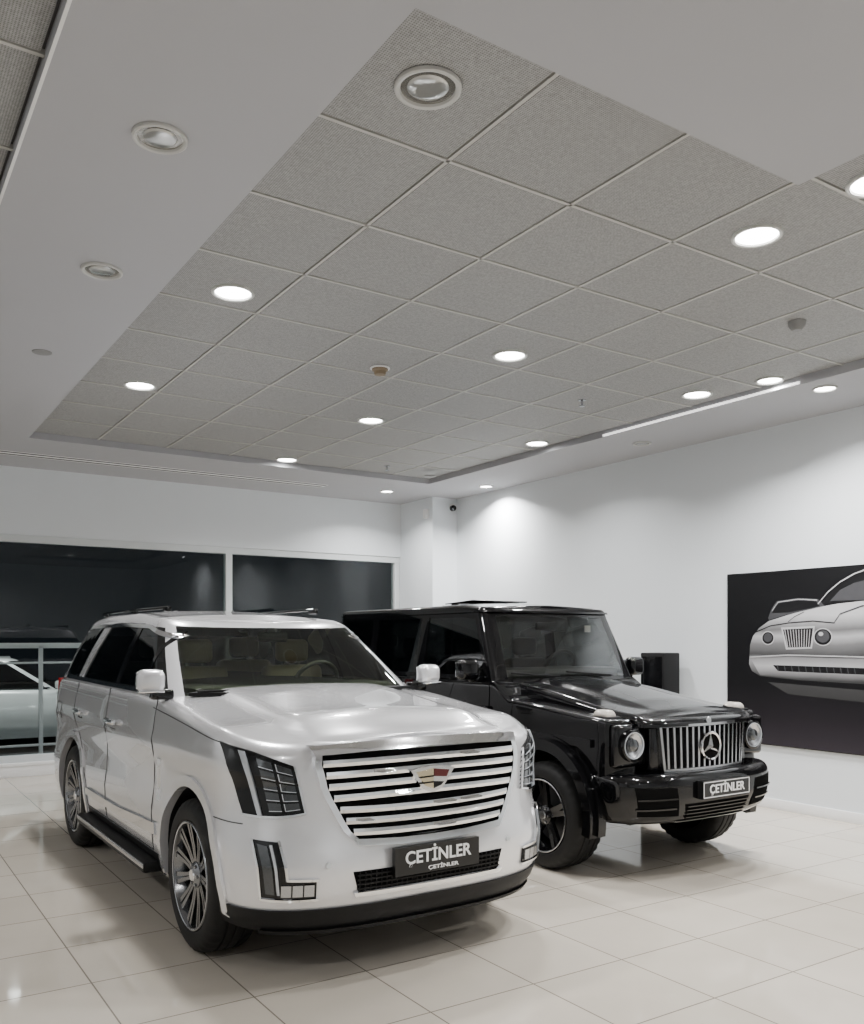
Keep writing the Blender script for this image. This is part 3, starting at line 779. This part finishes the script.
# ================================================================ ROOM
XW = 7.71; YB = 11.93; YP = 11.02; ZC = 3.81; ZT = 3.875
X0, Y0 = -3.2, -3.2
YF = 2.53
def simple(name, boxes, m, bev=0.0, parent=None):
    V = []; F = []
    for (a, b) in boxes:
        c = [(a[i]+b[i])/2 for i in range(3)]; s = [abs(b[i]-a[i]) for i in range(3)]
        v, f = rbox(c, s, bev); o = len(V); V += v; F += [[q+o for q in ff] for ff in f]
    return mkobj(name, V, F, [M[m]], parent=parent)

simple('floor', [((X0-.2, Y0-.2, -.15), (XW+.2, YB+.25, 0))], 'floor')
simple('wall_right', [((XW, Y0-.2, 0), (XW+.2, YB+.25, 4.1))], 'wall')
simple('wall_left', [((X0-.2, Y0, 0), (X0, YB+.25, 4.1))], 'wall')
simple('wall_front', [((X0, Y0-.2, 0), (XW, Y0, 4.1))], 'wall')
ZW = 2.98
simple('wall_back', [((X0, YB, ZW), (7.27, YB+.25, 4.1)), ((X0, YB, 0), (7.27, YB+.25, .16)), ((7.27, YP, 0), (XW, YB+.25, 4.1))], 'wall')
simple('baseboard_right', [((XW-.015, Y0, 0), (XW, YP, .10))], 'white', .003)
simple('baseboard_back', [((X0, YB-.05, 0), (7.27, YB, .13))], 'white', .003)
xs = [X0, -2.0, .62, 1.60, 3.72, 6.64, XW]; ys = [Y0, -1.0, YF, 5.12, 10.15, YB]
boxes = []
def recess(x, y):
    if 1.60 < x < 6.64 and YF < y < 10.15: return True
    if 3.72 < x < 6.64 and -1.0 < y < YF: return True
    if -2.0 < x < .62 and -1.0 < y < 5.12: return True
    return False
for i in range(len(xs)-1):
    for j in range(len(ys)-1):
        if not recess((xs[i]+xs[i+1])/2, (ys[j]+ys[j+1])/2):
            boxes.append(((xs[i], ys[j], ZC), (xs[i+1], ys[j+1], 4.0)))
boxes.append(((X0, Y0, 3.98), (XW, YB, 4.15)))
CEIL = simple('ceiling', boxes, 'ceil')
gx = [1.60]+[2.30+.75*k for k in range(6)]+[6.64]
gy2 = [YF]+[3.36+.76*k for k in range(0, 9)]+[10.15]
V = []; F = []; GB = []
def addtile(x0, x1, y0, y1):
    v, f = rbox(((x0+x1)/2, (y0+y1)/2, ZT+.012), (x1-x0-.030, y1-y0-.030, .02), .003, None, 1)
    o = len(V); V.extend(v); F.extend([[q+o for q in ff] for ff in f])
for i in range(len(gx)-1):
    for j in range(len(gy2)-1):
        addtile(gx[i], gx[i+1], gy2[j], gy2[j+1])
gyl = [-1.0]+[3.36-.76*k for k in range(5, 1, -1)]+[YF]
gxl = [3.72]+[g for g in gx if g > 3.8]
for i in range(len(gxl)-1):
    for j in range(len(gyl)-1):
        if gyl[j+1]-gyl[j] > .1: addtile(gxl[i], gxl[i+1], gyl[j], gyl[j+1])
xx = -2.0
while xx < .6:
    yy = -1.0
    while yy < 5.1:
        addtile(xx, min(xx+.655, .62), yy, yy+.765); yy += .765
    xx += .655
mkobj('ceiling_tiles', V, F, [M['tile']], parent=CEIL)
for x in gx[1:-1]:
    GB.append(((x-.009, (-1.0 if x > 3.75 else YF), ZT-.002), (x+.009, 10.15, ZT+.02)))
for y in gy2[1:-1]:
    GB.append(((1.60, y-.009, ZT-.002), (6.64, y+.009, ZT+.02)))
for y in gyl[1:]:
    GB.append(((3.72, y-.009, ZT-.002), (6.64, y+.009, ZT+.02)))
for k in range(1, 4): GB.append(((-2.0+.655*k-.01, -1, ZT-.002), (-2.0+.655*k+.01, 5.12, ZT+.02)))
for k in range(1, 8): GB.append(((-2.0, -1+.765*k-.01, ZT-.002), (.62, -1+.765*k+.01, ZT+.02)))
simple('ceiling_grid', GB, 'grid', parent=CEIL)
simple('ceiling_plenum', [((1.60, -1.0, ZT+.024), (6.64, 10.15, ZT+.06)), ((-2.0, -1.0, ZT+.024), (.62, 5.12, ZT+.06))], 'gap', parent=CEIL)
simple('lip_glow_strip', [((6.624, 4.5, ZC+.008), (6.638, 6.8, ZC+.026))], 'strip', parent=CEIL)  # added emissive strip making the bright band along the right recess lip
simple('trim_2', [((.612, -1.0, ZC-.004), (.625, 5.13, ZC)), ((-2, 5.117, ZC-.004), (.62, 5.13, ZC))], 'white')
simple('slot_diffuser', [((1.2, 11.00, ZC-.006), (5.5, 11.03, ZC)), ((1.2, 11.13, ZC-.006), (5.5, 11.16, ZC))], 'blk', parent=CEIL)
simple('slot_diffuser_frame', [((1.18, 10.97, ZC-.004), (5.52, 10.99, ZC)), ((1.18, 11.175, ZC-.004), (5.52, 11.195, ZC)), ((1.18, 11.04, ZC-.004), (5.52, 11.12, ZC))], 'white', parent=CEIL)

# window
fb = []
muls = [X0+.05, -1.4, 1.25, 4.47, 7.215]
for x in muls: fb.append(((x-.045, YB+.02, .25), (x+.045, YB+.12, ZW-.09)))
fb += [((X0, YB+.015, ZW-.09), (7.265, YB+.125, ZW-.002)), ((X0, YB+.015, .17), (7.265, YB+.125, .25))]
W1 = empty('window_1', (0, 0, 0))
simple('frame', fb, 'frame', 0, parent=W1)
simple('sill', [((X0, YB-.06, .13), (7.27, YB+.1, .17))], 'white', .004, parent=W1)
mkobj('pane', [(X0, YB+.07, .2), (7.25, YB+.07, .2), (7.25, YB+.07, ZW-.04), (X0, YB+.07, ZW-.04)], [[0, 1, 2, 3]], [M['winglass']], parent=W1)
simple('pavement_ground', [((-14, YB+.25, -.2), (22, 32, -.02))], 'asph')
R_ = empty('balcony_railing', (0, 0, 0))
rb = [((-4, 12.9, 1.57), (9, 12.96, 1.64)), ((-4, 12.92, 1.36), (9, 12.94, 1.385)), ((-4, 12.92, .25), (9, 12.94, .28))]
x = -3.6
while x < 9:
    rb.append(((x, 12.9, -.02), (x+.05, 12.95, 1.6))); x += .72
simple('rails', rb, 'frame', .003, parent=R_)
sedan((4.2, 15.4, -.02), math.radians(90))

# ---------------- downlights
def downlight(x, y, z, r, lit, power=0, spread=140):
    V1, F1 = revolve([(0.0, r), (-.012, r*.99), (-.016, r*.93), (-.012, r*.84), (0.002, r*.80)], 40, 'z')
    V2, F2 = revolve([(-.002, r*.82), (-.006 if lit else .0, 0.0)], 40, 'z')
    mi = [0]*len(F1)+[1]*len(F2)
    F2 = [[a+len(V1) for a in f] for f in F2]
    mats = [M['ring'], M['glow'] if lit else M['unlit']]
    if not lit:
        V3, F3 = revolve([(-.003, r*.62), (-.010, r*.55), (-.013, r*.3), (-.013, 0)], 32, 'z')
        o = len(V1)+len(V2); F2 += [[a+o for a in f] for f in F3]; mi += [2]*len(F3); V2 = V2+V3; mats.append(M['unlit2'])
    ob = mkobj('recessed_downlight', V1+V2, F1+F2, mats, mi, loc=(x, y, z-.001))
    if lit:
        l = bpy.data.lights.new('lamp', 'AREA'); l.shape = 'DISK'; l.size = r*1.5; l.energy = power; l.color = (1.0, .99, .975)
        l.spread = math.radians(spread)
        lo = bpy.data.objects.new('lamp', l); bpy.context.scene.collection.objects.link(lo)
        lo.parent = ob; lo.location = (0, 0, -.02)
    return ob
PW = 47
for (px, py, lit) in [(428, 87, 0), (233, 292, 1), (757, 235, 1), (140, 385, 1), (510, 355, 1), (371, 420, 1), (283, 461, 1), (537, 443, 1), (697, 394, 1), (876, 182, 1)]:
    x, y = unproj(px, py, ZT)
    downlight(x, min(y, 9.98), ZT, .135, lit, PW)
for (px, py, lit, r) in [(160, 137, 0, .115), (102, 270, 0, .115), (825, 388, 1, .10), (642, 443, 0, .10), (387, 491, 1, .10), (486, 486, 1, .10)]:
    x, y = unproj(px, py, ZC)
    downlight(x, y, ZC, r, lit, PW if (px != 486) else 90)
downlight(6.50, unproj(782, 383, ZT)[1], ZT, .115, 1, 45)
for (x, y) in [(-2.4, 1.5), (-2.4, 6.5), (-2.4, 10)]:
    downlight(x, y, ZC, .115, 1, PW*.8)
for (x, y) in [(4.8, -.3), (-.7, .4)]:
    downlight(x, y, ZT, .13, 1, PW)
for (x, y) in [(2.6, -2.1), (7.2, 1.5)]:
    downlight(x, y, ZC, .115, 1, PW)

def small(name, px, py, z, parts):
    x, y = unproj(px, py, z)
    V = []; F = []; mi = []; mats = []
    for (m, prof, seg) in parts:
        v, f = revolve(prof, seg, 'z'); o = len(V); V += v; F += [[a+o for a in q] for q in f]
        mi += [len(mats)]*len(f); mats.append(M[m])
    return mkobj(name, V, F, mats, mi, loc=(x, y, z))
small('smoke_detector', 380, 368, ZT, [('brown', [(0, .065), (-.02, .065), (-.03, .05), (-.055, .045), (-.06, 0)], 24), ('white', [(0.0, .08), (-.008, .08), (-.01, .05)], 24)])
for p in ((582, 400), (387, 466)):
    small('fire_sprinkler', p[0], p[1], ZT, [('dchrome', [(0, .035), (-.006, .035), (-.008, .012), (-.05, .01), (-.055, .028), (-.06, .028), (-.06, 0)], 16)])
M['fitg'] = mat('fitting_plastic', (.22, .22, .22), .5, noise=.05)
small('ceiling_fitting', 797, 322, ZT, [('fitg', [(0, .06), (-.03, .055), (-.06, .03), (-.06, 0)], 20)])  # grey ceiling speaker
small('ceiling_fitting', 42, 352, ZC, [('fitg', [(0, .07), (-.006, .068), (-.008, 0)], 20)])  # small ceiling vent
small('ceiling_fitting', 430, 476, ZC, [('fitg', [(0, .08), (-.01, .075), (-.012, 0)], 20)])  # small unlit ceiling fitting
SC = empty('security_camera', (7.60, YP, 3.66))
b = Builder(SC)
b.box('mount', 'white', (0, -.02, .03), (.07, .04, .07), .01)
b.add('dome', 'gblk', revolve([(-.0, .045), (-.05, .045), (-.075, .03), (-.085, 0)], 20, 'y', (0, -.03, 0)))
b.commit()
simple('motion_sensor', [((7.21, YP+.10, 3.50), (7.27, YP+.18, 3.64))], 'white', .01)

# ---------------- poster
P0 = wallp(729, 575, XW); y_l = P0[0]; zt, zb_ = 2.365, .63
y_r = 2.9
FP = empty('wall_poster', (0, 0, 0))
simple('board', [((XW-.03, y_r, zb_), (XW, y_l, zt))], 'gblk', .003, parent=FP)
def grad(name, stops, z0, z1, rough=.3, nz=.0):
    m = mat(name, stops[0][1], rough); nt = m.node_tree
    tc = nt.nodes.new('ShaderNodeTexCoord'); sp = nt.nodes.new('ShaderNodeSeparateXYZ'); mr = nt.nodes.new('ShaderNodeMapRange')
    mr.inputs['From Min'].default_value = z0; mr.inputs['From Max'].default_value = z1
    r = nt.nodes.new('ShaderNodeValToRGB'); cr = r.color_ramp
    cr.elements[0].position = stops[0][0]; cr.elements[0].color = (*stops[0][1], 1)
    cr.elements[1].position = stops[-1][0]; cr.elements[1].color = (*stops[-1][1], 1)
    for p, c in stops[1:-1]:
        e = cr.elements.new(p); e.color = (*c, 1)
    n = nt.nodes.new('ShaderNodeTexNoise'); n.inputs['Scale'].default_value = 1.6; n.inputs['Detail'].default_value = 5
    ad = nt.nodes.new('ShaderNodeMath'); ad.operation = 'MULTIPLY_ADD'; ad.inputs[1].default_value = nz
    nt.links.new(tc.outputs['Object'], n.inputs['Vector'])
    nt.links.new(n.outputs['Fac'], ad.inputs[0]); nt.links.new(mr.outputs['Result'], ad.inputs[2])
    nt.links.new(tc.outputs['Object'], sp.inputs[0]); nt.links.new(sp.outputs['Z'], mr.inputs['Value'])
    nt.links.new(ad.outputs[0], r.inputs['Fac']); nt.links.new(r.outputs['Color'], nt.nodes['Principled BSDF'].inputs['Base Color'])
    return m
g3 = lambda v: (v, v, v*1.03)
M['p_bg'] = grad('poster_backdrop', [(0, (.030, .025, .032)), (.3, (.014, .012, .015)), (.55, (.005, .005, .006)), (1, (.004, .004, .005))], .65, 1.9, .35, .15)
M['p_body'] = grad('poster_silver', [(0, g3(.02)), (.25, g3(.05)), (.42, g3(.28)), (.5, g3(.06)), (.64, g3(.16)), (.74, g3(.40)), (.82, g3(.14)), (1, g3(.5))], 1.2, 1.98, .3, .16)
M['p_body2'] = grad('poster_bumper', [(0, g3(.015)), (.4, g3(.06)), (.7, g3(.40)), (1, g3(.16))], 1.18, 1.55, .3, .1)
M['p_refl'] = grad('poster_reflection', [(0, g3(.008)), (1, g3(.04))], .95, 1.25, .4, .1)
M['p_dark'] = mat('poster_dark', (.008, .008, .009), .3, noise=.1)
M['p_mid'] = mat('poster_mid', (.06, .06, .065), .3, noise=.2)
M['p_lite'] = mat('poster_light', (.45, .45, .46), .3, noise=.1)
def ppoly(name, m, pts, lay, raw=False):
    V = []
    for p in pts:
        y, z = p if raw else wallp(p[0], p[1], XW)
        V.append((XW-.0305-lay*.0006, max(y, y_r+.01), min(max(z, zb_+.01), zt-.01)))
    return mkobj(name, V, [list(range(len(V)))], [M[m]], parent=FP)
def pell(name, m, px, py, rx, ry, lay):
    return ppoly(name, m, [(px+rx*math.cos(2*pi*k/28), py+ry*math.sin(2*pi*k/28)) for k in range(28)], lay)
def pstroke(name, m, pts, w, lay):
    t = [(p[0], p[1]-w/2) for p in pts]; b_ = [(p[0], p[1]+w/2) for p in pts[::-1]]
    return ppoly(name, m, t+b_, lay)
ppoly('backdrop', 'p_bg', [(y_l-.01, zb_+.01), (y_r+.01, zb_+.01), (y_r+.01, zt-.01), (y_l-.01, zt-.01)], 0, True)
ppoly('print_reflection', 'p_refl', [(770, 682), (864, 690), (960, 696), (940, 708), (864, 702), (790, 694)], 1)
ppoly('print_car_body', 'p_body', [(751, 664), (752, 645), (755, 636), (761, 628), (771, 621), (790, 615), (812, 609), (838, 604), (864, 601), (930, 594), (990, 600), (1010, 690), (950, 690), (864, 684), (800, 680), (762, 676), (754, 671)], 1)
ppoly('print_cabin', 'p_mid', [(770, 618), (774, 608), (779, 601), (800, 598), (820, 599), (827, 606), (790, 614.5), (771, 620)], 2)
ppoly('print_windscreen', 'p_dark', [(774, 613), (780, 603.5), (800, 600.5), (818, 601.5), (822, 606), (790, 612.5)], 3)
pstroke('print_windscreen_edge', 'p_lite', [(774, 611), (780, 602.3), (800, 599.3), (819, 600.2)], .8, 4)
pstroke('print_roof_line', 'p_lite', [(820, 604), (830, 592), (842, 582), (856, 574), (872, 568)], 1.4, 4)
ppoly('print_screen', 'p_dark', [(824, 604), (834, 592), (848, 582), (870, 573), (940, 560), (940, 596), (864, 601)], 2)
ppoly('print_screen_tint', 'p_mid', [(832, 601), (842, 590), (856, 583), (880, 577), (930, 572), (930, 594), (864, 600)], 3)
ppoly('print_grille_surround', 'p_lite', [(783, 627.5), (817, 626), (814, 648.5), (788, 649.5)], 3)
ppoly('print_grille', 'p_dark', [(785, 629.5), (815, 628), (812.5, 647), (789.5, 647.5)], 4)
for k in range(10):
    ppoly('print_grille_slat', 'p_lite', [(786.5+2.8*k, 629.5), (787.2+2.8*k, 629.5), (790.3+2.3*k, 647), (789.6+2.3*k, 647)], 5)
pell('print_headlamp_ring', 'p_lite', 825, 637, 9.5, 9, 4); pell('print_headlamp', 'p_dark', 825, 637, 8.4, 8.0, 5); pell('print_headlamp_glass', 'p_mid', 825, 636.5, 6.6, 6.2, 6); pell('print_headlamp_glint', 'p_lite', 823, 634, 2.4, 2.0, 7)
pell('print_headlamp_small', 'p_lite', 770, 638, 6.5, 7, 4); pell('print_headlamp_small_inner', 'p_dark', 770, 638, 5.6, 6, 5); pell('print_headlamp_small_glass', 'p_mid', 770, 637.5, 4.2, 4.5, 6)
pstroke('print_bonnet_line', 'p_dark', [(758, 632), (772, 626), (790, 623), (815, 621), (836, 623)], 1.0, 4)
pstroke('print_bonnet_crease', 'p_mid', [(790, 622), (796, 617), (806, 612)], .9, 4)
pstroke('print_bonnet_edge', 'p_mid', [(836, 623), (842, 614), (864, 606), (930, 600)], 1.4, 4)
pstroke('print_bumper_edge', 'p_lite', [(752, 657), (790, 655), (864, 657), (960, 660)], 1.2, 5)
ppoly('print_bumper', 'p_body2', [(753, 659), (790, 657), (864, 659), (960, 662), (955, 686), (864, 682), (800, 679), (762, 675)], 3)
ppoly('print_intake', 'p_dark', [(775, 665), (864, 668), (940, 671), (935, 677), (864, 674.5), (780, 671)], 4)
for k in range(12):
    ppoly('print_intake_bar', 'p_mid', [(779+k*7, 665.5+k*.25), (780+k*7, 665.5+k*.25), (781+k*7, 671+k*.25), (780+k*7, 671+k*.25)], 5)

sy = wallp(660, 660, 7.5)[0]
SP = empty('floor_speaker', (7.50, sy, 0), 0)
b = Builder(SP)
b.box('cabinet', 'blk', (0, 0, .78), (.26, .34, 1.52), .015)
b.box('plinth', 'gblk', (0, 0, .015), (.32, .40, .03), .008)
b.box('grille_cloth', 'gblk', (-.133, 0, .85), (.008, .30, 1.30), .004)
b.commit()

sv = white_suv((2.50, 3.78, 0)); sv.scale = (.96, 1, 1)
black_suv((5.15, 4.25, 0))

EL = downlight(2.0, 13.9, 3.4, .1, 1, 70)  # unseen lamp added to brighten the railing and sedan outside
EL.name = 'exterior_fill_light'
simple('exterior_canopy', [((-4, YB+.25, 3.4), (9, 14.6, 3.5))], 'asph')

wd = bpy.data.worlds.new('night'); bpy.context.scene.world = wd; wd.use_nodes = True
wd.node_tree.nodes['Background'].inputs[0].default_value = (.012, .016, .02, 1)
wd.node_tree.nodes['Background'].inputs[1].default_value = .5

cam = bpy.data.cameras.new('camera'); co = bpy.data.objects.new('camera', cam)
bpy.context.scene.collection.objects.link(co)
co.location = (0, 0, H); co.rotation_euler = (pi/2, 0, -math.atan2(S1, C1))
cam.sensor_width = 36; cam.sensor_fit = 'AUTO'; cam.lens = FPX/1024*36; cam.shift_y = (HOR-512)/1024
cam.clip_start = .05
bpy.context.scene.camera = co
